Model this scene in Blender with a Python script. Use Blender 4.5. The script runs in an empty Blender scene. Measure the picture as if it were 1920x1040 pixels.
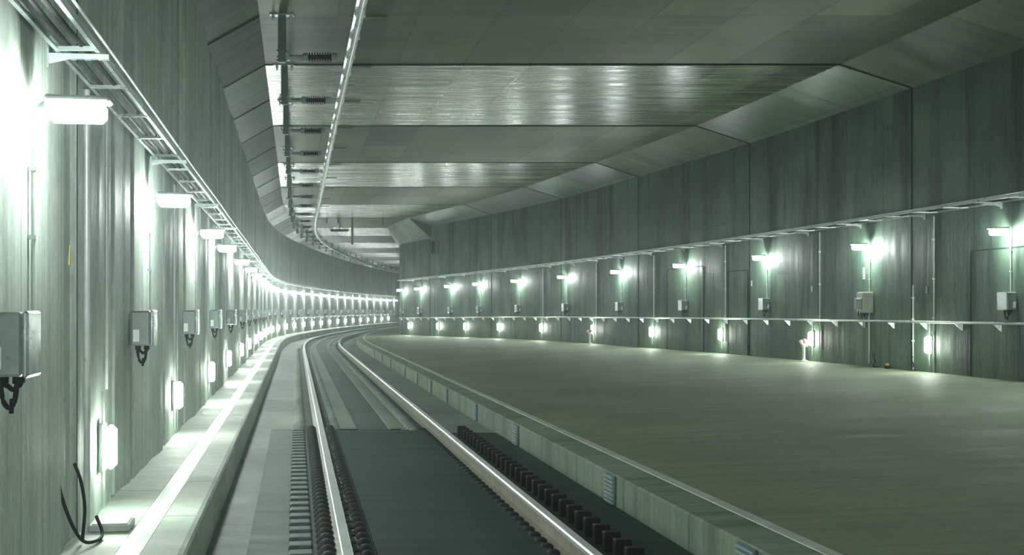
import bpy, math, random
from mathutils import Vector
random.seed(7)
S = bpy.context.scene
COL = S.collection
# ---------------------------------------------------------------- camera, world, exposure
F = 2600.0            # focal length in pixels of the 1920 wide frame
U = 0.0031            # metres per lateral/vertical unit
D = U * F             # length of one concrete casting block (about 8 m)
BED = 523.0           # camera height above the track bed, in units
cam = bpy.data.cameras.new('camera'); co = bpy.data.objects.new('camera', cam); COL.objects.link(co)
co.location = (0, 0, BED * U); co.rotation_euler = (math.radians(90), 0, 0)
cam.sensor_width = 36; cam.lens = 36 * F / 1920; cam.shift_y = 60 / 1920; cam.clip_end = 400; cam.clip_start = .05
S.camera = co
w = bpy.data.worlds.new('world'); S.world = w; w.use_nodes = True
w.node_tree.nodes['Background'].inputs[0].default_value = (.35, .60, .52, 1)
w.node_tree.nodes['Background'].inputs[1].default_value = .03
nt = w.node_tree; vo = nt.nodes.new('ShaderNodeVolumeScatter')     # thin haze in the tunnel air
vo.inputs['Density'].default_value = .0028; vo.inputs['Anisotropy'].default_value = .8; vo.inputs['Color'].default_value = (.85, .97, .95, 1)
nt.links.new(vo.outputs[0], nt.nodes['World Output'].inputs['Volume'])
S.view_settings.view_transform = 'Standard'; S.view_settings.look = 'None'
S.view_settings.gamma = 1; S.view_settings.use_curve_mapping = False
S.view_settings.exposure = 0.72
LAMP_UP = 165.0; LAMP_LOW = 78.0
LAMP_COL = (.90, 1.0, .955)

# ---------------------------------------------------------------- geometry of the tunnel
SL = [(6.5, 0), (7.5, 60), (8.5, 150), (9.5, 250), (10.5, 300), (11.5, 335), (12.5, 365)]
for i in range(1, 16): SL.append((12.5 + i, 365 + 31 * i))
def dev(n):
    t = 0
    for (a, s), (b, r) in zip(SL, SL[1:]):
        if n <= a: break
        e = min(n, b); se = s + (r - s) * (e - a) / (b - a)
        t += (s + se) / 2 * (e - a)
    return t
def LX(n): return -405 * n + dev(n)               # line of the track, bending right far away
KERB = 841.0
def interp(tab, n):
    if n <= tab[0][0]:
        (a, p), (b, q) = tab[0], tab[1]; return p + (q - p) * (n - a) / (b - a)
    for i, ((a, p), (b, q)) in enumerate(zip(tab, tab[1:])):
        if n <= b:
            t = (n - a) / (b - a)
            m0 = (q - tab[i-1][1]) / (b - tab[i-1][0]) if i > 0 else (q - p) / (b - a)
            m1 = (tab[i+2][1] - p) / (tab[i+2][0] - a) if i + 2 < len(tab) else (q - p) / (b - a)
            h = b - a
            return (2*t**3 - 3*t*t + 1)*p + (t**3 - 2*t*t + t)*h*m0 + (-2*t**3 + 3*t*t)*q + (t**3 - t*t)*h*m1
    return tab[-1][1]
RWT = [(-2, 4000), (0, 3330), (1, 3010), (2, 2650), (2.54, 2438), (3, 2250), (4, 1783), (5, 1185), (6, 555), (7, -270), (8, -1208), (8.75, -1857)]
def RW(n):                                        # line of the right wall
    if n <= 8.75: return interp(RWT, n)
    k = LX(n) + KERB + 686
    if n < 9.2:
        t = (n - 8.75) / .45; return (-1857) * (1 - t) + k * t
    return k
RBT = [(-2, 420), (5, 405), (6, 415), (7, 372), (8, 340)]
def RB(n):                                        # bend between ceiling and right haunch
    if n <= 8: return RW(n) - interp(RBT, max(n, -2))
    if n < 8.8:
        t = (n - 8) / .8; return (-1548) * (1 - t) + (LX(8.8) + KERB + 488) * t
    return LX(n) + KERB + 488
def slab(n, X): return -436 + .0354 * (X - LX(n) - KERB)
def RZ(n): return slab(n, RW(n))
def V(n, X, z): return Vector((X * U, n * D, (z + BED) * U))
def PL(n): return (LX(n), 0.0)
def PR(n): return (RW(n), RZ(n))
def frange(a, b, s):
    k = max(1, int(round((b - a) / s))); return [a + (b - a) * i / k for i in range(k + 1)]
NS = frange(-2, 6, .25) + frange(6.1, 22, .1)
def angL(n): e = .05; return math.atan2(-(LX(n+e) - LX(n-e)) * U, 2*e*D)
def angR(n): e = .05; return math.atan2(-(RW(n+e) - RW(n-e)) * U, 2*e*D)
def solve_r(px, off=0):                           # block distance of a right wall spot seen at a given bearing
    lo, hi = .5, 8.75
    for _ in range(50):
        m = (lo + hi) / 2
        if 960 + (RW(m) + off) / m > px: lo = m
        else: hi = m
    return lo

# ---------------------------------------------------------------- materials
def newmat(name):
    m = bpy.data.materials.new(name); m.use_nodes = True
    nt = m.node_tree; b = nt.nodes['Principled BSDF']; return m, nt, b
def N(nt, t, **kw):
    n = nt.nodes.new(t)
    for k, v in kw.items(): setattr(n, k, v)
    return n
def mixc(nt, fac, a, b, mode='MIX'):
    m = N(nt, 'ShaderNodeMix', data_type='RGBA', blend_type=mode)
    for i, v in ((0, fac), (6, a), (7, b)):
        if isinstance(v, (int, float)): m.inputs[i].default_value = v
        elif isinstance(v, tuple): m.inputs[i].default_value = (*v, 1) if len(v) == 3 else v
        else: nt.links.new(v, m.inputs[i])
    return m.outputs[2]
def math_(nt, op, a, b=None, c=None):
    m = N(nt, 'ShaderNodeMath', operation=op)
    for i, v in enumerate((a, b, c)):
        if v is None: continue
        if isinstance(v, (int, float)): m.inputs[i].default_value = v
        else: nt.links.new(v, m.inputs[i])
    return m.outputs[0]
def rng(nt, v, a, b, c, d):
    m = N(nt, 'ShaderNodeMapRange'); m.inputs[1].default_value = a; m.inputs[2].default_value = b
    m.inputs[3].default_value = c; m.inputs[4].default_value = d; nt.links.new(v, m.inputs[0]); return m.outputs[0]
def noise(nt, vec, sx, sy, sz=1, detail=3, rough=.6, scale=1):
    mp = N(nt, 'ShaderNodeMapping'); mp.inputs['Scale'].default_value = (sx, sy, sz); nt.links.new(vec, mp.inputs[0])
    n = N(nt, 'ShaderNodeTexNoise'); n.inputs['Scale'].default_value = scale; n.inputs['Detail'].default_value = detail
    n.inputs['Roughness'].default_value = rough; nt.links.new(mp.outputs[0], n.inputs[0]); return n.outputs[0]
def concrete(name, c1, c2, rough=(.45, .75), board=(7, .25), bump=.25, brick=None, blocks=0.0, stain=.3, spec=.5, bumpd=.02, tint=None, drip=0.0, bshade=.12, brough=0):
    m, nt, b = newmat(name); uv = N(nt, 'ShaderNodeUVMap').outputs[0]
    big = noise(nt, uv, .35, .5, detail=4)
    st = noise(nt, uv, board[0], board[1], detail=4, rough=.65)
    fine = noise(nt, uv, 14, 9, detail=5, rough=.7)
    col = mixc(nt, rng(nt, big, .3, .7, 0, 1), c1, c2)
    col = mixc(nt, stain, col, mixc(nt, rng(nt, st, .3, .7, 0, 1), (.45, .45, .45), (1.35, 1.35, 1.35)), 'MULTIPLY')
    col = mixc(nt, .6, col, mixc(nt, rng(nt, fine, .25, .75, 0, 1), (.65, .65, .65), (1.3, 1.3, 1.3)), 'MULTIPLY')
    hgt = math_(nt, 'ADD', math_(nt, 'MULTIPLY', st, 1.0), math_(nt, 'MULTIPLY', fine, .35))
    sep = N(nt, 'ShaderNodeSeparateXYZ'); nt.links.new(uv, sep.inputs[0])
    if blocks:
        g = N(nt, 'ShaderNodeNewGeometry'); sp = N(nt, 'ShaderNodeSeparateXYZ'); nt.links.new(g.outputs['Position'], sp.inputs[0])
        fl = math_(nt, 'FLOOR', math_(nt, 'DIVIDE', sp.outputs[1], D)); wn = type('P', (), {'outputs': [math_(nt, 'ABSOLUTE', math_(nt, 'MODULO', fl, 2.0))]})
        col = mixc(nt, blocks, col, mixc(nt, wn.outputs[0], (.66, .70, .52), (1.12, 1.22, 1.18)), 'MULTIPLY')
    if brick:
        br = N(nt, 'ShaderNodeTexBrick'); br.inputs['Brick Width'].default_value = brick[0]; br.inputs['Row Height'].default_value = brick[1]
        br.inputs['Scale'].default_value = 1; br.inputs['Mortar Size'].default_value = brick[2]; br.inputs['Color1'].default_value = (.0, .0, .0, 1)
        br.inputs['Color2'].default_value = (1, 1, 1, 1); br.inputs['Mortar'].default_value = (.5, .5, .5, 1); br.offset = brick[3] if len(brick) > 3 else .5
        br.inputs['Mortar Smooth'].default_value = .1
        nt.links.new(uv, br.inputs[0])
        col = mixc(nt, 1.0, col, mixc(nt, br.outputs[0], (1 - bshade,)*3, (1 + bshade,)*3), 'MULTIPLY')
        col = mixc(nt, br.outputs[1], col, mixc(nt, .6, col, (.02, .03, .025)))
        hgt = math_(nt, 'SUBTRACT', hgt, math_(nt, 'MULTIPLY', br.outputs[1], .3))
    if drip:
        dn = noise(nt, uv, 1.3, .12, detail=5, rough=.7)
        col = mixc(nt, rng(nt, dn, .49, .62, 0, drip), col, tuple(x * .35 for x in c1))
    nt.links.new(col, b.inputs['Base Color'])
    ro = rng(nt, st, .3, .7, rough[0], rough[1])
    if brough: ro = math_(nt, 'ADD', ro, math_(nt, 'MULTIPLY', math_(nt, 'SUBTRACT', 1.0, wn.outputs[0]), brough))
    nt.links.new(ro, b.inputs['Roughness'])
    b.inputs['Specular IOR Level'].default_value = spec
    bp = N(nt, 'ShaderNodeBump'); bp.inputs['Strength'].default_value = bump; bp.inputs['Distance'].default_value = bumpd
    nt.links.new(hgt, bp.inputs['Height']); nt.links.new(bp.outputs[0], b.inputs['Normal'])
    return m
def plain(name, col, rough=.5, metal=0.0, var=.25, scale=8, bump=0, spec=.5, emit=0, ecol=None):
    m, nt, b = newmat(name); tc = N(nt, 'ShaderNodeTexCoord')
    n = noise(nt, tc.outputs['Object'], 1, 1, 1, 4, .6, scale)
    c = mixc(nt, rng(nt, n, .3, .7, 0, 1), tuple(x * (1 - var) for x in col), tuple(min(1, x * (1 + var)) for x in col))
    nt.links.new(c, b.inputs['Base Color']); b.inputs['Metallic'].default_value = metal
    nt.links.new(rng(nt, n, .3, .7, max(.02, rough - .08), min(1, rough + .08)), b.inputs['Roughness'])
    b.inputs['Specular IOR Level'].default_value = spec
    if bump:
        bp = N(nt, 'ShaderNodeBump'); bp.inputs['Strength'].default_value = bump; bp.inputs['Distance'].default_value = .005
        nt.links.new(n, bp.inputs['Height']); nt.links.new(bp.outputs[0], b.inputs['Normal'])
    if emit:
        b.inputs['Emission Color'].default_value = (*(ecol or LAMP_COL), 1); b.inputs['Emission Strength'].default_value = emit
    return m
M = {}
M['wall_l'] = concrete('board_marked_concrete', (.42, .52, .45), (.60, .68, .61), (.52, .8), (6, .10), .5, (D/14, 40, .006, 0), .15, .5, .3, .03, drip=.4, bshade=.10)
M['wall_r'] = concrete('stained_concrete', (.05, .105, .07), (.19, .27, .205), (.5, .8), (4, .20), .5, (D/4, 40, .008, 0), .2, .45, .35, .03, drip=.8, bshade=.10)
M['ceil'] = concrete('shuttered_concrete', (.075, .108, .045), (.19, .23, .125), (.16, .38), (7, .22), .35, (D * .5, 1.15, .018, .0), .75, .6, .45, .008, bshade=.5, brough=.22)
M['haunch'] = concrete('haunch_concrete', (.085, .14, .09), (.19, .26, .18), (.25, .5), (9, .4), .40, (D * .5, 1.15, .014, .0), .75, .45, .5, .012, bshade=.28, brough=.15, drip=.5)
M['patch'] = concrete('dark_patch_concrete', (.07, .11, .09), (.12, .17, .14), (.5, .8), (4, .20), .4, None, 0, .5, .35, .02)  # darker concrete for the flat rectangles on the right wall
M['slab'] = concrete('brushed_slab_concrete', (.20, .27, .155), (.34, .41, .26), (.5, .75), (4, .13), .30, None, 0, .7, .35, .010)
M['walk'] = concrete('walkway_concrete', (.34, .42, .35), (.47, .54, .46), (.5, .75), (2.5, 1.2), .3, (D * .22, .34, .014, .3), 0, .45, .3, .01, bshade=.14)
M['kerb'] = concrete('kerb_concrete', (.22, .31, .23), (.36, .45, .34), (.5, .75), (3, .6), .35, (D * .2283, 40, .016, 0), 0, .5, .3, .01, drip=.6, bshade=.1)
M['bed'] = concrete('bed_concrete', (.29, .345, .295), (.40, .455, .395), (.5, .75), (2.5, .8), .3, (D * .27, 60, .012, .2), 0, .5, .3, .01, bshade=.08)
M['strip'] = concrete('pale_bed_concrete', (.26, .31, .26), (.37, .42, .36), (.5, .75), (6, 2), .3, None, 0, .5, .3, .01)
M['mat'] = concrete('dark_rubber_mat', (.011, .042, .034), (.027, .072, .060), (.5, .7), (3, .3), .25, (.9, 60, .014, 0), 0, .5, .3, .01)
M['panel'] = concrete('grey_rubber_panel', (.075, .125, .105), (.115, .17, .15), (.5, .7), (3, .6), .25, (1.1, 60, .014, 0), 0, .4, .3, .01)
M['channel'] = concrete('dark_channel_concrete', (.075, .12, .115), (.13, .185, .175), (.45, .7), (4, .4), .25, (D * .4, 60, .02, 0), 0, .5, .3, .01)
M['joint'] = plain('dark_joint', (.025, .035, .03), .95, spec=.1)
M['tape'] = plain('worn_reflective_strip', (.66, .71, .67), .5, .1, .2, 3, .3)
M['worn'] = plain('worn_walkway_strip', (.60, .66, .61), .45, 0, .25, 1.5, .3)
M['slat'] = plain('pale_blue_grey_steel', (.42, .58, .62), .4, .2, .1, 10)
M['head'] = plain('polished_rail_steel', (.90, .94, .92), .36, .7, .05, 3)
M['rust'] = plain('brown_rail_steel', (.32, .31, .25), .55, .1, .25, 6, .3)
M['rubber'] = plain('black_rubber', (.010, .016, .016), .7, 0, .4, 20, .2, spec=.3)
M['teal'] = plain('dark_teal_rubber', (.05, .085, .082), .5, 0, .3, 20, .2)
M['galv'] = plain('galvanised_steel', (.55, .63, .62), .33, .55, .08, 15)
M['alu'] = plain('extruded_aluminium', (.90, .95, .95), .32, .25, .05, 4)
M['post'] = plain('grey_painted_steel', (.13, .20, .195), .45, .2, .2, 10)
M['arm'] = plain('pale_grey_fibreglass', (.32, .38, .37), .45, 0, .2, 10)
M['fin'] = plain('dark_brown_insulator', (.022, .012, .012), .6, 0, .3, 10, spec=.25)
M['boxgrey'] = plain('grey_enclosure', (.20, .26, .24), .32, .1, .12, 12)
M['cover'] = plain('glossy_steel_cover', (.48, .55, .54), .22, .7, .12, 8)
M['beige'] = plain('beige_enclosure', (.42, .44, .36), .4, 0, .1, 12)
M['white'] = plain('white_label', (.75, .80, .76), .5, 0, .1, 8)
M['hyd'] = plain('white_paint', (.78, .80, .76), .4, 0, .1, 8)
M['red'] = plain('red_paint', (.60, .12, .07), .4, 0, .1, 8)
M['blue'] = plain('blue_plastic', (.05, .12, .32), .4, 0, .1, 8)
M['green'] = plain('green_sign_ink', (.05, .35, .22), .5, 0, .1, 8)
M['yellow'] = plain('yellow_paint', (.65, .48, .06), .5, 0, .1, 8)
M['cable'] = plain('black_cable', (.010, .014, .014), .7, 0, .2, 8, spec=.2)
M['conduit'] = plain('pale_conduit', (.55, .60, .57), .35, .3, .1, 8)
M['housing'] = plain('grey_lamp_housing', (.45, .50, .48), .4, 0, .1, 8)
M['glow'] = plain('lit_lamp_diffuser', (.9, .9, .9), .5, 0, .02, 2, emit=LAMP_UP)
M['glowlow'] = plain('lit_low_lamp_diffuser', (.9, .9, .9), .5, 0, .02, 2, emit=LAMP_LOW, ecol=(.90, 1.0, .88))
M['wood'] = plain('timber', (.30, .23, .13), .6, 0, .2, 10)
M['lid'] = plain('concrete_lid', (.42, .47, .42), .6, 0, .15, 12, .3)

# ---------------------------------------------------------------- helpers
class MB:
    def __init__(s): s.v = []; s.f = []; s.smooth = []; s.uv = {}
    def add(s, vs, fs, smooth=False):
        o = len(s.v); s.v += [tuple(v) for v in vs]; s.f += [tuple(i + o for i in f) for f in fs]; s.smooth += [smooth] * len(fs)
        return s
    def box(s, x0, x1, y0, y1, z0, z1, bev=0):
        if bev <= 0:
            vs = [(x, y, z) for z in (z0, z1) for y in (y0, y1) for x in (x0, x1)]
            return s.add(vs, [(0, 2, 3, 1), (4, 5, 7, 6), (0, 1, 5, 4), (2, 6, 7, 3), (0, 4, 6, 2), (1, 3, 7, 5)])
        b = bev; prof = []
        def ring(z, e):
            return [(x0+b, y0+e, z), (x1-b, y0+e, z), (x1-e, y0+b, z), (x1-e, y1-b, z), (x1-b, y1-e, z), (x0+b, y1-e, z), (x0+e, y1-b, z), (x0+e, y0+b, z)]
        rs = [ring(z0, b), ring(z0 + b, 0), ring(z1 - b, 0), ring(z1, b)]
        vs = [p for r in rs for p in r]; fs = [tuple(range(7, -1, -1)), tuple(range(24, 32))]
        for k in range(3):
            for i in range(8): j = (i + 1) % 8; fs.append((k*8+i, k*8+j, (k+1)*8+j, (k+1)*8+i))
        return s.add(vs, fs)
    def tube(s, pts, r, seg=8, caps=True, radii=None):
        pts = [Vector(p) for p in pts]; vs = []; fs = []; n = len(pts)
        for i, p in enumerate(pts):
            t = (pts[min(i+1, n-1)] - pts[max(i-1, 0)]).normalized()
            up = Vector((0, 0, 1)) if abs(t.z) < .95 else Vector((0, 1, 0))
            a = t.cross(up).normalized(); b = a.cross(t).normalized(); rr = radii[i] if radii else r
            for k in range(seg):
                th = 2 * math.pi * k / seg; vs.append(p + a * math.cos(th) * rr + b * math.sin(th) * rr)
        for i in range(n - 1):
            for k in range(seg): j = (k + 1) % seg; fs.append((i*seg+k, i*seg+j, (i+1)*seg+j, (i+1)*seg+k))
        s.add(vs, fs, True)
        if caps: s.add(vs[:seg], [tuple(range(seg))]); s.add(vs[-seg:], [tuple(range(seg-1, -1, -1))])
        return s
    def prism(s, poly, axis, a, b):       # polygon in the two other axes, extruded along axis
        def mk(p, q): return {'x': (q, p[0], p[1]), 'y': (p[0], q, p[1]), 'z': (p[0], p[1], q)}[axis]
        n = len(poly); vs = [mk(p, a) for p in poly] + [mk(p, b) for p in poly]
        fs = [tuple(range(n-1, -1, -1)), tuple(range(n, 2*n))] + [(i, (i+1) % n, n + (i+1) % n, n + i) for i in range(n)]
        return s.add(vs, fs)
    def lathe(s, prof, axis='z', c=(0, 0, 0), seg=16):
        vs = []; fs = []
        for (r, h) in prof:
            for k in range(seg):
                th = 2*math.pi*k/seg; p, q = r*math.cos(th), r*math.sin(th)
                v = {'z': (p, q, h), 'x': (h, p, q), 'y': (p, h, q)}[axis]; vs.append((v[0]+c[0], v[1]+c[1], v[2]+c[2]))
        for i in range(len(prof)-1):
            for k in range(seg): j = (k+1) % seg; fs.append((i*seg+k, i*seg+j, (i+1)*seg+j, (i+1)*seg+k))
        return s.add(vs, fs, True)
    def build(s, name, mat, parent=None):
        me = bpy.data.meshes.new(name); me.from_pydata(s.v, [], s.f); me.materials.append(mat)
        me.polygons.foreach_set('use_smooth', s.smooth); me.update()
        o = bpy.data.objects.new(name, me); COL.objects.link(o)
        if parent: o.parent = parent
        return o
def soft(pts, k=5):
    P = [Vector(p) for p in pts]; P = [P[0]*2 - P[1]] + P + [P[-1]*2 - P[-2]]; out = []
    for i in range(1, len(P) - 2):
        a, b, c, d = P[i-1:i+3]
        for j in range(k):
            t = j / k; out.append(((b*2) + (c-a)*t + (a*2 - b*5 + c*4 - d)*t*t + (b*3 - a - c*3 + d)*t**3) * .5)
    return out + [P[-2]]
def tag(o, label=None, cat=None, group=None, kind=None):
    if label: o['label'] = label
    if cat: o['category'] = cat
    if group: o['group'] = group
    if kind: o['kind'] = kind
    return o
def empty(name, loc, rz=0):
    o = bpy.data.objects.new(name, None); COL.objects.link(o); o.location = loc; o.rotation_euler = (0, 0, rz); o.empty_display_size = .1; return o
def copy_tree(o, parent=None):
    c = o.copy(); COL.objects.link(c)
    if parent: c.parent = parent
    for ch in list(o.children): copy_tree(ch, c)
    return c
def grid(name, rows, mat, parent=None, smooth=False, uvrows=None, cap=False):
    """rows of points (n, X, z) in units; uv in metres: u along the tunnel, v across"""
    P = [[V(*p) for p in r] for r in rows]; k = len(P[0]); vs = [p for r in P for p in r]; fs = []; uvs = []
    us = [0]
    for i in range(1, len(P)): us.append(P[i][k//2].y if False else us[-1] + (P[i][0] - P[i-1][0]).length)
    u0 = P[0][0].y
    for i in range(len(P) - 1):
        for j in range(k - 1):
            fs.append((i*k+j, i*k+j+1, (i+1)*k+j+1, (i+1)*k+j))
    vl = [[0] * k for _ in P]
    for i, r in enumerate(P):
        for j in range(1, k): vl[i][j] = vl[i][j-1] + (r[j] - r[j-1]).length
    if cap:
        fs.append(tuple(range(k))); fs.append(tuple(range((len(P)-1)*k + k - 1, (len(P)-1)*k - 1, -1)))
    me = bpy.data.meshes.new(name); me.from_pydata([tuple(v) for v in vs], [], fs); me.materials.append(mat)
    uvl = me.uv_layers.new(name='UVMap')
    for poly in me.polygons:
        poly.use_smooth = smooth
        for li in poly.loop_indices:
            vi = me.loops[li].vertex_index; i, j = divmod(vi, k); uvl.data[li].uv = (P[i][j].y, vl[i][j])
    me.update(); o = bpy.data.objects.new(name, me); COL.objects.link(o)
    if parent: o.parent = parent
    return o
def sweep(name, prof, ns, path, mat, parent=None, closed=False, smooth=False):
    rows = []
    pr = prof + [prof[0]] if closed else prof
    for n in ns:
        X, Z = path(n); rows.append([(n, X + a, Z + z) for a, z in pr])
    return grid(name, rows, mat, parent, smooth, cap=closed)
def struct(o): o['kind'] = 'structure'; return o
def seq(a, b, step):
    return frange(a, b, step)
def NR(a, b):
    return [a] + [n for n in NS if a + .01 < n < b - .01] + [b]
ORD = 'first second third fourth fifth sixth seventh eighth ninth tenth eleventh twelfth thirteenth fourteenth fifteenth sixteenth seventeenth eighteenth nineteenth twentieth'.split()
def ordw(i):
    if i < 20: return ORD[i]
    t, u = divmod(i + 1, 10); tens = {2: 'twent', 3: 'thirt', 4: 'fort'}[t]
    return tens + 'ieth' if u == 0 else tens + 'y ' + ORD[u-1]

# ---------------------------------------------------------------- the setting
def joint_rows(a, b, joints, f, e=.0028):
    """f(n, recess) -> row of points; recess 1 inside a joint"""
    js = [j for j in joints if a + .02 < j < b - .02]; ev = [(n, 0) for n in NR(a, b) if all(abs(n - j) > e * 2 for j in js)]
    for j in js: ev += [(j - e, 0), (j - e + 1e-5, 1), (j + e - 1e-5, 1), (j + e, 0)]
    ev.sort(); return [f(n, r) for n, r in ev]
LW = -411.0
GRV = [(.968, .026), (1.21, .012)] + [(1.33 + .315 * k, .012 + .010 * (k % 3)) for k in range(22)]
def wav(n): return 3.2 * math.sin(n * 9.1) + 2.6 * math.sin(n * 23.7 + 1) + 1.8 * math.sin(n * 47 + 2) - (7 if any(abs(n - g) < h for g, h in GRV) else 0)
JL = [.0, 1.0, 1.85] + [2.83 + i for i in range(19)]
LNS = frange(-2, .4, .2) + frange(.42, 3, .005) + frange(3.01, 6, .01) + frange(6.03, 22, .03)
def lwall():
    js = JL; e = .003
    ev = [(n, 0) for n in LNS if all(abs(n - j) > e * 2 for j in js)]
    for j in js: ev += [(j - e, 0), (j - e + 1e-5, 1), (j + e - 1e-5, 1), (j + e, 0)]
    ev.sort()
    return [[(n, LX(n) + LW + wav(n) - 9 * r, z) for z in (-470, -200, 0, 300, 700, 1246)] for n, r in ev]
struct(grid('wall_left', lwall(), M['wall_l'], smooth=False))
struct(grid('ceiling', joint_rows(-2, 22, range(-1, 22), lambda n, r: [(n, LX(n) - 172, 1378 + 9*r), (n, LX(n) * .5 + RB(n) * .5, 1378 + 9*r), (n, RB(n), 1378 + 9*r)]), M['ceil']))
struct(grid('ceiling_haunch_left', joint_rows(-2, 22, [x * .5 for x in range(-3, 44)], lambda n, r: [(n, LX(n) + LW - 6, 1242 + 8*r), (n, LX(n) - 172, 1378 + 8*r)]), M['haunch']))
struct(grid('ceiling_haunch_right', joint_rows(-2, 8, range(-1, 8), lambda n, r: [(n, RB(n), 1378 + 8*r), (n, RW(n) + 4, 1245 + 8*r)]), M['haunch']))
struct(grid('ceiling_haunch_pier', joint_rows(8, 22, range(9, 22), lambda n, r: [(n, RB(n), 1378 + 6*r), (n, RW(n), 1064 + 6*r)]), M['haunch']))
struct(grid('wall_pier_return', [[(8, -1548, 1378), (8, -1209, 1064)], [(8.0, -1208, 1246), (8.0, -1207, 1064)]], M['wall_r']))
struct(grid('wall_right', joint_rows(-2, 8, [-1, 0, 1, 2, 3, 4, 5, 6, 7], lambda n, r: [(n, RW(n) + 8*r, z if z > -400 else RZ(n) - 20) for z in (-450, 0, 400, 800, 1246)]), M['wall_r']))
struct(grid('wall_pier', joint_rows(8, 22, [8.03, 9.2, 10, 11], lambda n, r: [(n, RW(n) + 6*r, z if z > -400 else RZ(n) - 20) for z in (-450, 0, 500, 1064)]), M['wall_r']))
struct(sweep('floor', [(-230, -523), (-193, -523), (KERB, -523), (KERB + 60, -523)], NR(-2, 22), PL, M['bed']))
struct(sweep('floor_walkway', [(LW - 10, -425), (-197, -425), (-193, -430), (-193, -530)], NR(-2, 22), PL, M['walk']))
struct(grid('floor_platform', [[(n, LX(n) + KERB + 92, slab(n, LX(n) + KERB + 92)), (n, (RW(n) + LX(n) + KERB) / 2, slab(n, (RW(n) + LX(n) + KERB) / 2)), (n, RW(n) + 20, RZ(n) + .7)] for n in NR(-2, 22)], M['slab']))
kr = []
for k in range(-4, 48):
    a, b = k * .4566 + .0727, (k + 1) * .4566 + .0727
    if b > 22: break
kerbn = NR(-2, 22)
struct(sweep('trim_1', [(KERB, -530), (KERB, -440), (KERB + 4, -436), (KERB + 92, -433)], kerbn, PL, M['kerb']))
struct(sweep('trim_2', [(KERB + 92, -435), (KERB + 93, -431), (KERB + 119, -430), (KERB + 120, -434)], kerbn, PL, M['tape']))
struct(sweep('trim_3', [(-314, -426), (-313, -424), (-271, -424), (-270, -426)], kerbn, PL, M['worn']))
ti = 3
def jstrip(f0, n, e=.004):
    global ti
    ti += 1; a, b = f0(n - e), f0(n + e)
    struct(grid(f'trim_{ti}', [a, b], M['joint']))
for k in range(1, 12):
    jstrip(lambda n: [(n, LX(n) - 172, 1374), (n, RB(n), 1374)], k, .0075)
for k in range(1, 8):
    jstrip(lambda n: [(n, RB(n), 1375), (n, RW(n) + 1, 1243)], k, .005)
    jstrip(lambda n: [(n, RW(n) - 2.5, RZ(n)), (n, RW(n) - 2.5, 1244)], k, .0035)
jstrip(lambda n: [(n, RW(n) - 2.5, RZ(n)), (n, RW(n) - 2.5, 1060)], 8.03, .006)
for k in range(2, 26):
    jstrip(lambda n: [(n, LX(n) + LW - 4, 1239), (n, LX(n) - 172, 1374)], k * .5, .008 if k % 2 else .005)
for k in JL[1:9]:
    jstrip(lambda n: [(n, LX(n) + LW + wav(k) + 2.5, -425), (n, LX(n) + LW + wav(k) + 2.5, 1240)], k, .0025)
# bed pieces: mats in front, exposed strips behind
E = 2.29
struct(sweep('floor_mat_centre', [(172, -524), (172, -515), (548, -515), (548, -524)], seq(.2, E, .05), PL, M['mat']))
struct(sweep('floor_mat_left', [(-105, -524), (-105, -518), (-16, -518), (-16, -524)], seq(.2, E + .02, .05), PL, M['panel']))
struct(sweep('floor_mat_right', [(612, -524), (612, -517), (KERB - 1, -517), (KERB - 1, -524)], seq(.2, E - .05, .05), PL, M['mat']))
struct(sweep('floor_channel', [(263, -524), (263, -520), (404, -520), (404, -524)], NR(E, 20), PL, M['channel']))
struct(sweep('floor_strip_left', [(190, -524), (190, -512), (262, -512), (262, -524)], NR(E, 20), PL, M['strip']))
struct(sweep('floor_strip_right', [(405, -524), (405, -512), (448, -512), (448, -524)], NR(E, 20), PL, M['strip']))
struct(sweep('floor_gutter', [(36, -524), (38, -519), (168, -519), (170, -524)], NR(-1, 20), PL, M['mat']))
struct(sweep('floor_gutter_right', [(522, -524), (524, -519), (628, -519), (630, -524)], NR(-1, 20), PL, M['mat']))

def scallop(name, a0, a1, h, n0, n1, per, mat, label, cat, z0=-520):
    rows = []; n = n0; c = (a0 + a1) / 2; w2 = (a1 - a0) / 2
    while n < n1:
        for t, q in ((0, .15), (.12, .62), (.3, .95), (.5, 1), (.7, .95), (.88, .62), (.98, .15)):
            rows.append([(n + t * per, LX(n) + c - math.cos(math.pi * k / 6) * w2 * (.75 + .25 * q), z0 - 2 + math.sin(math.pi * k / 6) * h * q) for k in range(7)])
        n += per
    return tag(grid(name, rows, mat, smooth=True), label, cat)
scallop('ribbed_rubber_strip', 40, 80, 22, .7, 2.3, .030, M['rubber'], 'black ribbed rubber strip along the outside of the left rail', 'rubber strip')
scallop('ribbed_rubber_strip', 122, 160, 24, .7, 2.3, .030, M['rubber'], 'black ribbed rubber strip on the inside of the left rail', 'rubber strip')
scallop('ribbed_rubber_strip', 524, 558, 12, .7, 2.3, .030, M['rubber'], 'black ribbed rubber strip between the centre mat and the right rail', 'rubber strip')
scallop('ribbed_concrete_strip', -20, 32, 14, 2.32, 7, .045, M['strip'], 'pale ribbed concrete strip outside the left rail beyond the grey panel', 'concrete strip', -518)
scallop('ribbed_concrete_strip', 146, 188, 14, 2.30, 6, .045, M['strip'], 'narrow ribbed concrete strip right beside the inside of the left rail', 'concrete strip', -520)
scallop('ribbed_concrete_strip', 474, 522, 18, 2.27, 6, .045, M['strip'], 'pale ribbed concrete strip inside the right rail beyond the dark mat', 'concrete strip', -520)

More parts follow.
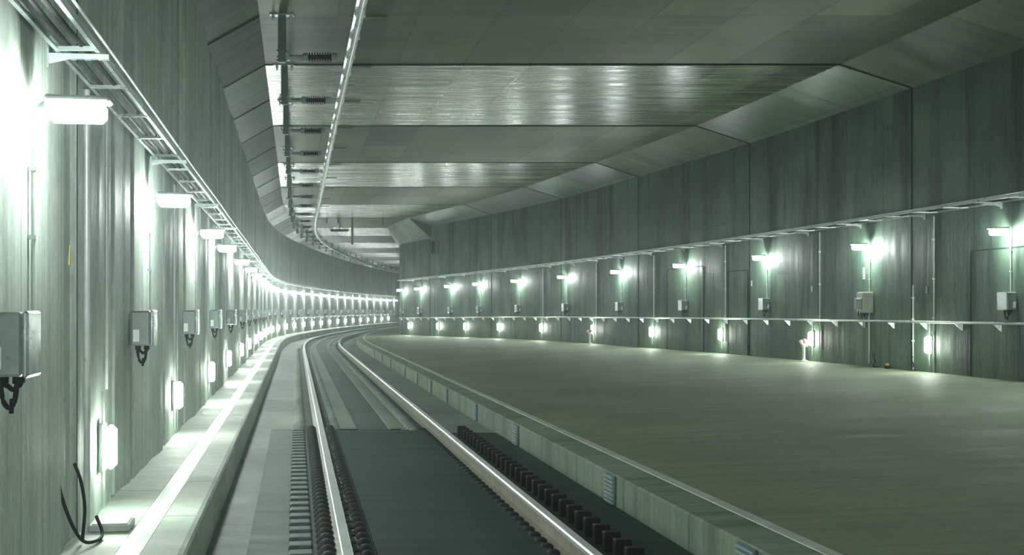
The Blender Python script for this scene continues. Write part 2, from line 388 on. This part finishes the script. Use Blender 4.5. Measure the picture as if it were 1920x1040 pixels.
# ---------------------------------------------------------------- rails
def rail(a, label):
    r = empty('rail', V(0, LX(0) + a, -523)); tag(r, label, 'rail', 'running rails')
    inv = -r.location
    def part(nm, prof, mat):
        o = sweep(nm, prof, frange(.3, 6, .1) + frange(6.05, 21, .05), lambda n: (LX(n) + a, 0), mat, None, True)
        o.parent = r; o.matrix_parent_inverse.identity(); o.location = inv; return o
    part('rail_head', [(-11.5, -481), (-11.5, -473), (-9, -470), (9, -470), (11.5, -473), (11.5, -481)], M['head'])
    part('rail_web', [(-22, -522), (-22, -518), (-4, -513), (-3, -487), (-11, -481), (11, -481), (3, -487), (4, -513), (22, -518), (22, -522)], M['rust'])
    for k in range(36):
        n = .95 + k * .0385
        for s in (1,):
            mb = MB(); c = V(n, LX(n) + a + 28 * s, -520) - r.location
            mb.box(c.x - .03, c.x + .03, c.y - .05, c.y + .05, c.z, c.z + .035, .008)
            mb.lathe([(.016, c.z + .035), (.016, c.z + .05), (.0, c.z + .05)], 'z', (c.x, c.y, 0), 6)
            mb.build('rail_clip', M['galv'] if a < 300 else M['rubber'], r)
    return r
rail(100, 'long polished steel rail, the left of the two, curving away to the right')
rail(580, 'long steel rail with brown side, the right of the two, curving away to the right')

# upright black blocks outside the right rail, flat bars outside the left rail
mb = MB(); mb.box(-18*U, 18*U, -.045, .045, 0, 42*U, .008); b0 = mb.build('rubber_block', M['rubber'])
for k in range(31):
    n = 1.03 + k * .0382; o = b0 if k == 0 else b0.copy()
    if k: COL.objects.link(o)
    o.location = V(n, LX(n) + 677, -517); o.rotation_euler.z = angL(n)
    tag(o, f'black upright rubber block outside the right rail, {ordw(k)} from the front', 'rubber block', 'upright blocks outside the right rail')
mb = MB(); mb.box(-25*U, 25*U, -.09, .09, 0, 10*U, .008); b0 = mb.build('rubber_bar', M['teal'])
for k in range(30):
    n = 1.09 + k * .0412; o = b0 if k == 0 else b0.copy()
    if k: COL.objects.link(o)
    o.location = V(n, LX(n) + 10, -523); o.rotation_euler.z = angL(n)
    tag(o, f'flat dark teal crossbar outside the left rail, {ordw(k)} from the front', 'bar', 'flat bars outside the left rail')

# ---------------------------------------------------------------- striped plates on the kerb
def kerb_plate(n, i):
    r = empty('kerb_plate', V(n, LX(n) + KERB - 1, -517), angL(n))
    mb = MB(); mb.box(-.015, .002, -.16, .16, .0, .245, .004); mb.build('plate', M['post'], r)
    for k in range(7):
        mb = MB(); mb.box(-.034, -.015, -.15, .15, .012 + k*.034, .030 + k*.034, .003); mb.build('bar', M['slat'], r)
    tag(r, f'pale grey slatted plate on the platform kerb face, {ordw(i)} from the front', 'plate', 'slatted plates on the kerb')
for i, n in enumerate([.99, 1.42, 2.03, 2.49, 2.97, 3.32, 3.69, 4.11, 4.74, 5.2, 5.7]): kerb_plate(n, i)

# ---------------------------------------------------------------- lamps, boxes
def proto_upper(mirror=1, conduit=309):
    """origin at the wall face at lamp height; +x points away from the wall"""
    r = empty('wall_lamp', (0, 0, 0))
    mb = MB(); mb.box(.080, .372, -.078, .078, .010, .040, .010); mb.box(.074, .090, -.03, .03, -.04, .02); mb.box(.07, .12, -.03, .03, .0, .05, .01); mb.build('housing', M['housing'], r)
    mb = MB(); mb.box(.09, .35, -.056, .056, -.080, .012, .022); mb.build('diffuser', M['glow'], r)
    pts = soft([(.02, 0, -.16), (.02, 0, -.07), (.026, 0, -.04), (.04, 0, -.015), (.07, 0, .008), (.10, 0, .016)], 3)
    mb = MB(); mb.tube(pts, .012, 8); mb.build('arm', M['conduit'], r)
    mb = MB(); mb.tube([(.02, 0, -conduit*U), (.02, 0, -.15)], .011, 8)
    for z in (-.3, -.62): mb.box(0, .035, -.02, .02, z - .01, z + .01)
    mb.build('conduit', M['conduit'], r)
    return r
def proto_lower():
    r = empty('bulkhead_lamp', (0, 0, 0))
    mb = MB(); mb.box(.0, .035, -.075, .075, -.16, .16, .012); mb.build('base', M['housing'], r)
    mb = MB(); mb.box(.035, .105, -.055, .055, -.14, .14, .028); mb.build('diffuser', M['glowlow'], r)
    mb = MB(); mb.tube([(.02, 0, -.16), (.02, 0, -.36)], .011, 8); mb.build('conduit', M['conduit'], r)
    mb = MB(); mb.tube([(.02, .0, .16), (.02, .0, .36)], .009, 8); mb.build('conduit', M['conduit'], r)
    return r
def proto_box(near):
    """near: local y sign of the side the camera sees"""
    r = empty('junction_box', (0, 0, 0))
    mb = MB(); mb.box(.012, .155, -.14, .14, -.132, .132, .012); mb.build('body', M['boxgrey'], r)
    mb = MB(); mb.box(.155, .182, -.145, .145, -.137, .137, .01); mb.build('cover', M['cover'], r)
    mb = MB(); y = near * .14; mb.box(.03, .075, min(y, y + near*.003), max(y, y + near*.003), -.10, -.01); mb.build('label_plate', M['white'], r)
    mb = MB()
    for dy, s in ((-.03, 1), (.05, .7)):
        mb.tube(soft([(.05, dy, -.12), (.05, dy, -.17), (.062, dy, -.21*s - .03), (.085, dy, -.235*s - .03), (.105, dy, -.21*s - .03), (.115, dy, -.17), (.115, dy, -.12)], 3), .011, 8)
        mb.lathe([(.018, -.165), (.018, -.125)], 'z', (.05, dy, 0), 8); mb.lathe([(.018, -.165), (.018, -.125)], 'z', (.115, dy, 0), 8)
    mb.tube([(.09, 0, -.23), (.085, .01, -.29)], .010, 6)
    mb.build('cable_loop', M['cable'], r)
    return r
upL, loL, bxL, bxR = proto_upper(), proto_lower(), proto_box(-1), proto_box(1)
usedp = set()
def place(p, loc, rz, label, cat, group):
    if p.name in usedp: o = copy_tree(p)
    else: o = p; usedp.add(p.name)
    o.location = loc; o.rotation_euler = (0, 0, rz); tag(o, label, cat, group); return o
NU = [-1.1, -.46, .175, .805, 1.47, 2.115, 2.62, 3.37] + [4.05 + .63 * k for k in range(23)]
NB = [-1.1 + .605 * k for k in range(13)] + [6.79 + .63 * (k) for k in range(18)]
NLO = [-.90 + .67 * k for k in range(12)] + [7.1 + .64 * k for k in range(17)]
def wl(n): return LX(n) + LW + max(wav(n + d * .004) for d in range(-5, 6)) + 1.5
def leftlab(i, tot, what, shade):
    # the first entries stand outside the frame
    if i < 3: return f'{what} on the left wall beside the camera'
    if i <= 17: return f'{what} on the left wall, {ordw(i-3)} from the camera'
    return f'{what} on the far left wall, {ordw(tot-1-i)} from the pier'
for i, n in enumerate(NU):
    place(upL, V(n, wl(n), 309), angL(n), leftlab(i, len(NU), 'glowing upper lamp', 0), 'lamp', 'upper lamps on the left wall')
for i, n in enumerate(NB):
    place(bxL, V(n, wl(n), -46), angL(n), leftlab(i, len(NB), 'grey junction box', 0), 'junction box', 'junction boxes on the left wall')
for i, n in enumerate(NLO):
    place(loL, V(n, wl(n), -286), angL(n), leftlab(i, len(NLO), 'glowing low oval lamp', 0), 'lamp', 'low lamps on the left wall')
PXU = [1895, 1630, 1438, 1285, 1165, 1063, 974, 901, 847, 790, 756]
PXL = [1743, 1523, 1353, 1223, 1113, 1016, 936, 873, 822, 768]
outU = [-.65, .0, .65, 1.3, 1.94]; outL = [-.35, .3, .95, 1.6, 2.25]
def rightlab(i, what, tot): 
    return f'{what} on the right wall, {ordw(i)} from the right picture edge' if i >= 0 else f'{what} on the right wall beside the camera'
up_n = [solve_r(p, -8) for p in PXU]; lo_n = [solve_r(p, -8) for p in PXL]
for i, n in enumerate(outU + up_n):
    j = i - len(outU)
    place(upL, V(n, RW(n) - 1, RZ(n) + 727), angR(n) + math.pi, rightlab(j, 'glowing upper lamp', 0), 'lamp', 'upper lamps on the right wall')
    if j == 1: continue
    place(bxR, V(n - .004, RW(n) - 1, RZ(n) + 384), angR(n) + math.pi, rightlab(j, 'grey junction box', 0), 'junction box', 'junction boxes on the right wall')
for i, n in enumerate(outL + lo_n):
    j = i - len(outL)
    place(loL, V(n, RW(n) - 1, RZ(n) + 150), angR(n) + math.pi, rightlab(j, 'glowing low oval lamp', 0), 'lamp', 'low lamps on the right wall')
# the pale distribution box with a side unit and blue plug
n = up_n[1]; r = empty('distribution_box', V(n, RW(n) - 1, RZ(n) + 384), angR(n) + math.pi)
mb = MB(); mb.box(.01, .20, -.15, .15, -.19, .20, .012); mb.build('body', M['beige'], r)
mb = MB(); mb.box(.20, .215, -.14, .14, -.18, .19, .005); mb.build('door', M['beige'], r)
mb = MB(); mb.box(.215, .33, .0, .12, -.12, .09, .012); mb.build('side_unit', M['boxgrey'], r)
mb = MB(); mb.box(.235, .335, .12, .13, -.10, .07, .004); mb.build('window_cover', M['cover'], r)
mb = MB(); mb.lathe([(0, -.12), (.03, -.12), (.034, -.18), (.045, -.19), (.045, -.24), (0, -.24)], 'z', (.06, -.10, 0), 12); mb.box(.02, .10, -.15, -.06, -.2, -.12, .006); mb.build('socket', M['blue'], r)
mb = MB()
for x in (.07, .13, .18): mb.tube([(x, .05, -.17), (x, .05, -.24), (x + .03, .03, -.29), (x + .06, .0, -.24), (x+.06, .0, -.15)], .01, 8)
mb.build('cable_loop', M['cable'], r)
mb = MB(); mb.tube([(.03, 0, -.19), (.03, 0, -1.12)], .016, 8); mb.build('conduit', M['conduit'], r)
tag(r, 'pale beige distribution box with a side unit and blue socket on the right wall', 'distribution box')
n = solve_r(1621); r = empty('wall_sign', V(n, RW(n) - 3, RZ(n) + 560), angR(n) + math.pi)
mb = MB(); mb.box(0, .006, -.045, .045, -.10, .12, .002); mb.build('panel', M['white'], r)
for z in (.07, .0, -.06):
    mb = MB(); mb.box(.006, .008, -.025, .025, z - .018, z + .018); mb.build('mark', M['green'], r)
tag(r, 'narrow white sign with green marks above the beige box on the right wall', 'sign')

# vertical conduits on the right wall
for i, (px, z0, z1) in enumerate([(1751, 0, 850), (1537, 0, 850), (1360, 100, 850), (1712, 0, 480), (1226, 100, 840), (1118, 100, 840), (1018, 80, 840)]):
    n = solve_r(px, -6); mb = MB(); c = V(n, RW(n) - 6, RZ(n)); mb.tube([(0, 0, z0*U), (0, 0, z1*U)], .012, 8)
    for z in (.35, .6, .85): mb.box(-.02, .02, -.012, .02, z*z1*U - .012, z*z1*U + .012)
    o = mb.build('wall_conduit', M['conduit']); o.location = c
    tag(o, f'vertical conduit on the right wall, {ordw(sorted([1751,1537,1360,1712,1226,1118,1018], reverse=True).index(px))} from the right picture edge', 'conduit', 'conduits on the right wall')
# conduits on left wall between lamps
for i, n in enumerate([1.02, 1.14, 1.775, 2.41, 3.045]):
    mb = MB(); z0, z1 = (-425, 420) if i == 0 else (-170, 415)
    mb.tube([(0, 0, z0*U), (0, 0, z1*U)], .012 if i else .02, 8); o = mb.build('wall_conduit', M['conduit']); o.location = V(n, wl(n) + 7, 0)
    tag(o, f'vertical conduit up to the cable tray on the left wall, {ordw(i)} from the camera', 'conduit', 'conduits on the left wall')

# ---------------------------------------------------------------- cable trays
def chan(a, z, w=3, h=12, s=1): return [(a, z - h/2), (a, z + h/2), (a + s*7, z + h/2), (a + s*7, z + h/2 - w), (a + s*w, z + h/2 - w), (a + s*w, z - h/2 + w), (a + s*7, z - h/2 + w), (a + s*7, z - h/2)]
def tray(path, inner, outer, z, ns, s, label, rungs):
    t = empty('cable_tray', V(ns[0], path(ns[0])[0] + inner, z)); inv = -t.location
    for a, q in ((inner, s), (outer, -s)):
        o = sweep('side_rail', chan(a, z, s=q), ns, path, M['galv'], None, True); o.parent = t; o.location = inv
    rest = MB()
    for i, n in enumerate(rungs):
        X, Z = path(n); c0 = V(n, X + inner + s*2, Z + z - 5) + inv; c1 = V(n, X + outer - s*2, Z + z - 5) + inv
        mb = MB() if i < 95 else rest
        w_ = .03 if i % 4 else .05
        x0, x1 = min(c0.x, c1.x), max(c0.x, c1.x)
        mb.box(x0, x1, c0.y - w_/2, c0.y + w_/2, c0.z - .008, c0.z + .012)
        if i < 95: mb.build('rung', M['galv'], t)
    if len(rungs) > 95: tag(rest.build('rungs', M['galv'], t), kind='stuff')
    return tag(t, label, 'cable tray')
rl = frange(.72, 17.4, .15)
tray(PL, LW + 16, -324, 430, frange(-.5, 6, .1) + frange(6.05, 20, .05), 1, 'long galvanised cable tray with rungs along the left wall above the lamps', rl)
tray(PR, -12, -150, 870, frange(1.2, 8.55, .1) , -1, 'long galvanised cable tray along the right wall above the lamps', frange(1.3, 8.5, .13))
def cable(path, a, z, r, ns, label, wob=3, mat='cable', name='cable'):
    rows = []
    for i, n in enumerate(ns):
        X, Z = path(n); w_ = wob * math.sin(n * 5.3 + a) ; 
        rows.append([(n, X + a + w_ + r * math.cos(k * math.pi / 3), Z + z + r * math.sin(k * math.pi / 3)) for k in range(7)])
    return tag(grid(name, rows, M[mat], smooth=True), label, 'cable')
cn = frange(-.3, 6, .06) + frange(6.05, 19, .06)
cable(PL, -372, 432, 4, cn, 'black cable lying in the left cable tray on its wall side')
cable(PL, -350, 431, 4.5, cn, 'thick black cable in the left cable tray on its track side')
cable(PL, -318, 441, 2.6, cn, 'bright wire running along the outer edge of the left cable tray', 1, 'alu')
cable(PR, -60, 872, 6, frange(1.2, 8.55, .08), 'black cable lying in the cable tray of the right wall')
cable(PR, -152, 880, 3, frange(1.2, 8.55, .05), 'bright wire along the outer edge of the right cable tray', 1, 'alu')
# tray brackets on walls
def brackets(path, wa, s, z, ns, label, group):
    for i, n in enumerate(ns):
        X, Z = path(n); a = angL(n) if s > 0 else angR(n) + math.pi
        mb = MB(); mb.box(0, .31, -.02, .02, -.03, -.005); mb.prism([(0, -.03), (.12, -.03), (0, -.06)], 'y', -.006, .006); mb.box(0, .012, -.03, .03, -.08, .02)
        for q in (.06, .13, .2, .27): mb.box(q - .015, q + .015, -.022, .022, -.033, -.029)
        o = mb.build('tray_bracket', M['galv']); o.location = V(n, X + wa, Z + z - 6); o.rotation_euler.z = a
        tag(o, label(i), 'bracket', group)
brackets(PL, LW, 1, 430, [.88 + .625 * k for k in range(16)], lambda i: f'steel bracket under the left cable tray, {ordw(i)} counted from the camera', 'brackets of the left cable tray')
brackets(PR, -1, -1, 870, [2.62 + .32 * k for k in range(19)], lambda i: f'steel bracket under the right cable tray, {ordw(i)} from the right picture edge', 'brackets of the right cable tray')

# ---------------------------------------------------------------- handrails
def handrail(path, a, z, ns, bn, s, label):
    h = empty('handrail', V(ns[0], path(ns[0])[0] + a, z)); inv = -h.location
    rows = []
    for n in ns:
        X, Z = path(n); rows.append([(n, X + a + 6.5 * math.cos(k*math.pi/4), Z + z + 6.5 * math.sin(k*math.pi/4)) for k in range(9)])
    o = grid('pipe', rows, M['galv'], smooth=True); o.parent = h; o.location = inv
    for n in bn:
        X, Z = path(n); c = V(n, X + a, Z + z - 6) + inv; e = abs(a) * U
        mb = MB()
        for y in (0,):
            mb.prism([(c.x - s*.02, c.z), (c.x + s*e, c.z - .01), (c.x + s*e, c.z - .11), (c.x + s*(e-.02), c.z - .11)], 'y', c.y - .012, c.y + .012)
        mb.build('bracket', M['galv'], h)
    return tag(h, label, 'handrail')
handrail(PR, -36, 275, frange(1.2, 8.7, .08), [2.0 + .155 * k for k in range(44)], 1, 'thin steel handrail running along the whole right wall at hip height')
handrail(lambda n: (LX(n) + LW, 0), 36, -150, frange(9.3, 19, .08), [9.5 + .31 * k for k in range(28)], -1, 'thin steel handrail along the far curved left wall')

# ---------------------------------------------------------------- overhead conductor and its supports
CN = frange(-.5, 6, .05) + frange(6.05, 20, .05)
c = empty('conductor_rail', V(0, LX(0) + 243, 1130)); inv = -c.location
def cstag(n): return 4 * math.sin(n * 1.3)
o = sweep('profile', [(-19, 16), (-19, 22), (19, 22), (19, 16), (9, 12), (9, -8), (14, -14), (9, -22), (-9, -22), (-14, -14), (-9, -8), (-9, 12)], CN, lambda n: (LX(n) + 243 + cstag(n), 1130), M['alu'], None, True); o.parent = c; o.location = inv
rows = []
for n in CN:
    rows.append([(n, LX(n) + 243 + cstag(n) + 4 * math.cos(k*math.pi/3), 1108 + 4 * math.sin(k*math.pi/3)) for k in range(7)])
o = grid('contact_wire', rows, M['head'], smooth=True); o.parent = c; o.location = inv
for k in range(48):
    n = 1.7 + k * .17; X = LX(n) + 243 + cstag(n); p = V(n, X, 1130) + inv
    mb = MB(); mb.box(p.x - .062, p.x + .062, p.y - .05, p.y + .05, p.z - .035, p.z + .078, .01); mb.build('joint_clamp', M['alu'], c)
tag(c, 'bright aluminium overhead conductor rail hanging below the ceiling along the track', 'conductor rail')
def proto_support():
    r = empty('ceiling_support', (0, 0, 0))    # origin: ceiling point above the post
    mb = MB(); mb.box(-17*U, 17*U, -.05, .05, -225*U, 0, .006); mb.build('post', M['post'], r)
    mb = MB(); mb.box(-.17, .17, -.09, .09, -.02, 0); mb.build('base_plate', M['galv'], r)
    mb = MB()
    for s in (-1, 1):
        mb.lathe([(.0, -.10), (.014, -.10), (.014, -.02)], 'z', (s*.13, 0, 0), 8)
        mb.lathe([(.024, -.05), (.024, -.02)], 'z', (s*.13, 0, 0), 6)
    mb.build('anchor_bolts', M['galv'], r)
    z = -200*U
    for zz in (z, z + .09, z - .05):
        mb = MB(); mb.box(-.07, .07, -.065, .065, zz - .012, zz + .012); mb.build('collar', M['post'], r)
    mb = MB(); mb.box(.05, .11, -.05, .05, z - .05, z + .06, .006); mb.build('hinge', M['galv'], r)
    mb = MB(); mb.tube([(.10, 0, z), (.32, 0, z)], .035, 12); mb.build('arm', M['arm'], r)
    ins = MB(); prof = [(.03, .36)]
    for k in range(9):
        x = .40 + k * .038; prof += [(.034, x - .012), (.080, x), (.034, x + .010)]
    prof += [(.03, .74)]
    ins.lathe(prof, 'x', (0, 0, z), 16); io = ins.build('insulator', M['fin'], r)
    for a, b in ((.30, .38), (.72, .80)):
        mb = MB(); mb.lathe([(0, a), (.050, a), (.062, a + .01), (.062, b - .01), (.050, b), (0, b)], 'x', (0, 0, z), 14); mb.build('end_cap', M['arm'], io)
    mb = MB(); mb.box(.80, 1.00, -.012, .012, z - .04, z + .03); mb.box(.88, 1.03, -.07, .07, z - .055, z - .035); mb.build('clamp', M['galv'], r)
    return r
sp = proto_support()
SN = [1.98 + .512 * k for k in range(31)]
for i, n in enumerate(SN):
    o = sp if i == 0 else copy_tree(sp)
    o.location = V(n, LX(n) - 65, 1378)
    vis = f'grey ceiling post with dark insulator arm, {ordw(i)} from the top picture edge'
    if i > 14: vis = f'far grey ceiling post with insulator, {ordw(30-i)} from the far end of the curve'
    tag(o, vis, 'ceiling support', 'conductor rail supports')
# fixing plates on the ceiling beside the conductor
for i in range(12):
    n = 1.98 + .512 * i + .02; mb = MB(); mb.prism([(-.12, -.05), (.40, -.05), (.05, .10), (-.12, .10)], 'z', -.02, 0); o = mb.build('ceiling_plate', M['strip']); o.location = V(n, LX(n) + 300, 1378)
    tag(o, f'pale triangular ceiling plate right of the conductor rail, {ordw(i)} from the front', 'plate', 'ceiling fixing plates')
# second set of hangers near the narrow section
for i, (px, L, w_) in enumerate([(611, 10, 4), (632, 10, 4), (659, 50, 5), (717, 13, 4)]):
    n = 8.0; X = (px - 960) * n; mb = MB(); q = w_ * n * U / 2 * .8; mb.box(-q, q, -q, q, -L*n*U, 0, .01); mb.box(-q*2, q*2, -q*2, q*2, -.03, 0)
    o = mb.build('ceiling_hanger', M['post']); o.location = V(n + .05, X, 1378)
    tag(o, ['short dark ceiling hanger nearest the conductor bend', 'short dark ceiling hanger just left of the grey post', 'stout grey ceiling post in front of the narrow tunnel', 'short dark ceiling hanger left of the pier'][i], 'hanger')
n = 8.3; X = (637 - 960) * n; mb = MB(); prof = [(0, -.42), (.06, -.42), (.06, -.3)]
for k in range(9): prof += [(.05, -.26 + k*.065), (.10, -.235 + k*.065), (.05, -.21 + k*.065)]
prof += [(.06, .34), (.06, .44), (0, .44)]
r = empty('section_insulator', V(n, X, 1378)); z = -145 * U
mb.lathe(prof, 'x', (0, 0, z), 14); mb.build('insulator', M['fin'], r)
mb = MB(); mb.box(-.02, .04, -.03, .03, z, 0); mb.build('hanger', M['post'], r)
tag(r, 'dark ribbed insulator hanging crossways beside the grey post near the curve', 'insulator')

# ---------------------------------------------------------------- things by the pier and right wall
n = 7.9; mb = MB(); r = empty('pipe_bracket', V(n, RW(n) - 45, 0))
mb.box(-.03, .03, -.04, .04, 830*U, 1200*U, .006); mb.build('upright', M['post'], r)
mb = MB(); mb.box(-.11, .07, -.09, .03, 830*U, 1010*U, .01); mb.build('black_case', M['rubber'], r)
mb = MB(); mb.tube([(.0, -.1, 845*U), (.0, -.12, 800*U), (.13, -.45, 800*U), (.25, -.95, 800*U), (.25, -.95, 990*U)], .035, 8); mb.build('bent_pipe', M['teal'], r)
mb = MB(); mb.box(.18, .32, -1.02, -.88, 830*U, 1000*U, .01); mb.build('end_box', M['teal'], r)
tag(r, 'dark case and bent pipe hanging high on the pier corner', 'pipe')
def hydrant(px, label):
    n = solve_r(px, -60); X = RW(n) - 60; r = empty('hydrant', V(n, X, slab(n, X)))
    mb = MB(); mb.lathe([(0, 0), (.095, 0), (.095, .02), (.04, .035), (.034, .05), (.034, .28), (.05, .30), (.05, .36), (.03, .37), (0, .37)], 'z', (0, 0, 0), 16); mb.build('standpipe', M['hyd'], r)
    mb = MB(); mb.tube([(0, 0, .33), (-.05, -.03, .39), (-.08, -.05, .43)], .035, 12); mb.tube([(0, 0, .33), (.07, -.03, .33)], .03, 12); mb.build('outlet', M['hyd'], r)
    mb = MB(); mb.lathe([(0, .37), (.055, .37), (.062, .40), (.055, .45), (.02, .47), (0, .47)], 'z', (.01, 0, 0), 14); mb.build('cap', M['red'], r)
    tag(r, label, 'hydrant', 'hydrants'); return r
hydrant(1507, 'nearer white standpipe hydrant with a red cap, at the foot of the right wall')
hydrant(1106, 'farther white standpipe hydrant at the right wall, beside a low lamp')
n = solve_r(1664, -20); X = RW(n) - 20; mb = MB(); r = empty('floor_marker', V(n, X, slab(n, X)))
mb = MB(); mb.box(-.05, .05, -.03, .03, 0, .06, .008); mb.build('base', M['joint'], r)
mb = MB(); mb.lathe([(.035, .06), (.03, .09), (0, .10)], 'z', (0, 0, 0), 12); mb.build('cap', M['yellow'], r)
tag(r, 'small yellow topped marker on the platform floor below the beige box', 'marker')
for px, zz, mat, lab in ((1523, 480, 'white', 'small white plate on the right wall above the nearer hydrant'), (1738, 450, 'boxgrey', 'small dark plate on the right wall between two conduits'), (1410, 540, 'white', 'small white plate on the right wall beside the third upper lamp')):
    n = solve_r(px); mb = MB(); mb.box(0, .008, -.03, .03, -.06, .06, .002); mb.box(.008, .011, -.02, .02, -.05, -.02)
    o = mb.build('wall_plate', M[mat]); o.location = V(n, RW(n) - 2, RZ(n) + zz); o.rotation_euler.z = angR(n) + math.pi
    tag(o, lab, 'plate')
# cables hanging to the floor on the right wall
for i, px in enumerate([1712, 1405, 1640]):
    n = solve_r(px, -8); mb = MB(); mb.tube(soft([(0, 0, .25), (-.02, -.02, .18), (.01, -.03, .10), (-.03, -.03, .05), (-.02, -.05, .015), (.06, -.10, .012)]), .011, 6)
    o = mb.build('loose_cable', M['cable']); o.location = V(n, RW(n) - 10, RZ(n)); tag(o, ['black loose cable end at the wall foot under the nearest wall joint', 'black loose cable end at the wall foot near the blocked doorway', 'black loose cable end at the wall foot below the beige box'][i], 'cable')
# blocked doorways: shallow concrete infills framed by a joint
def doorway(idx, px0, px1, top, style=0):
    n0, n1 = solve_r(px0), solve_r(px1)       # n0 nearer (larger px)
    rows = []
    for n in frange(min(n0, n1), max(n0, n1), .05): rows.append([(n, RW(n) - 2.6, RZ(n) - 1), (n, RW(n) - 2.6, RZ(n) + top)])
    f = MB(); d = struct(grid(f'door_{idx}', rows, M['wall_r']))
    fr = []
    a, b = min(n0, n1), max(n0, n1)
    def bar(nn0, nn1, z0, z1):
        fr.append([[(nn, RW(nn) - 4, RZ(nn) + z0), (nn, RW(nn) - 4, RZ(nn) + z1)] for nn in frange(nn0, nn1, .05)])
    e = .004
    for q in ((a - e, a + e, 0, top), (b - e, b + e, 0, top), (a, b, top, top + 6)):
        bar(*q); g = grid('door_frame', fr[-1], M['joint']); g.parent = d
doorway(1, 1320, 1252, 700)
doorway(2, 1403, 1366, 640)
doorway(3, 1980, 1822, 640)
def patch(px0, px1, z0, z1, dz=1.2):
    global ti
    ti += 1; a, b = sorted((solve_r(px0), solve_r(px1)))
    struct(grid(f'trim_{ti}', [[(n, RW(n) - dz, RZ(n) + z0), (n, RW(n) - dz, RZ(n) + z1)] for n in frange(a, b, .03)], M['patch']))
for q in ((1738, 1770, 560, 650), (1457, 1480, 590, 680), (1128, 1142, 590, 690), (1245, 1385, 1010, 1024), (1238, 1320, 706, 712), (1316, 1338, 300, 640)): patch(*q)
# left: cable loops, lid, timber end, yellow tag
n = .955; r = MB(); 
r.tube(soft([(.02, -.25, .42), (.03, -.2, .30), (.06, -.12, .14), (.10, -.05, .04), (.13, .1, .02), (.10, .3, .03), (.05, .35, .12)]), .010, 8)
o = r.build('loose_cable', M['cable']); o.location = V(n, wl(n), -425); tag(o, 'black cable hanging in a loop to the walkway at the lower left', 'cable')
r = MB(); r.tube(soft([(.02, -.12, .46), (.05, -.10, .36), (.06, -.06, .2), (.04, -.04, .02)]), .010, 8); o = r.build('loose_cable', M['cable']); o.location = V(n + .02, wl(n), -425); tag(o, 'second black cable dropping straight to the walkway at the lower left', 'cable')
mb = MB(); mb.box(-.115, .115, -.15, .15, 0, .045, .008); mb.box(-.10, .10, -.13, .13, .045, .05)
o = mb.build('concrete_lid', M['lid']); n = 1.035; o.location = V(n, (211 - 960) * n, -425); o.rotation_euler.z = angL(n) ; tag(o, 'loose square concrete lid lying on the walkway at the lower left', 'lid')
mb = MB(); mb.box(-.03, .03, -.35, .35, 0, .05, .005); o = mb.build('timber_batten', M['wood']); n = 1.13; o.location = V(n - .05, LX(n) - 180, -523); o.rotation_euler.z = angL(n) + .06; tag(o, 'short timber batten lying against the foot of the walkway kerb', 'timber')
n = .955; mb = MB(); mb.prism([(-.03, -.05), (.03, -.05), (0, .06)], 'x', 0, .004); o = mb.build('warning_tag', M['yellow']); o.location = V(n, wl(n) + 2, 580*0 + 100*n); o.rotation_euler.z = angL(n); tag(o, 'small yellow triangular tag on the left wall right of the first lamp', 'tag')
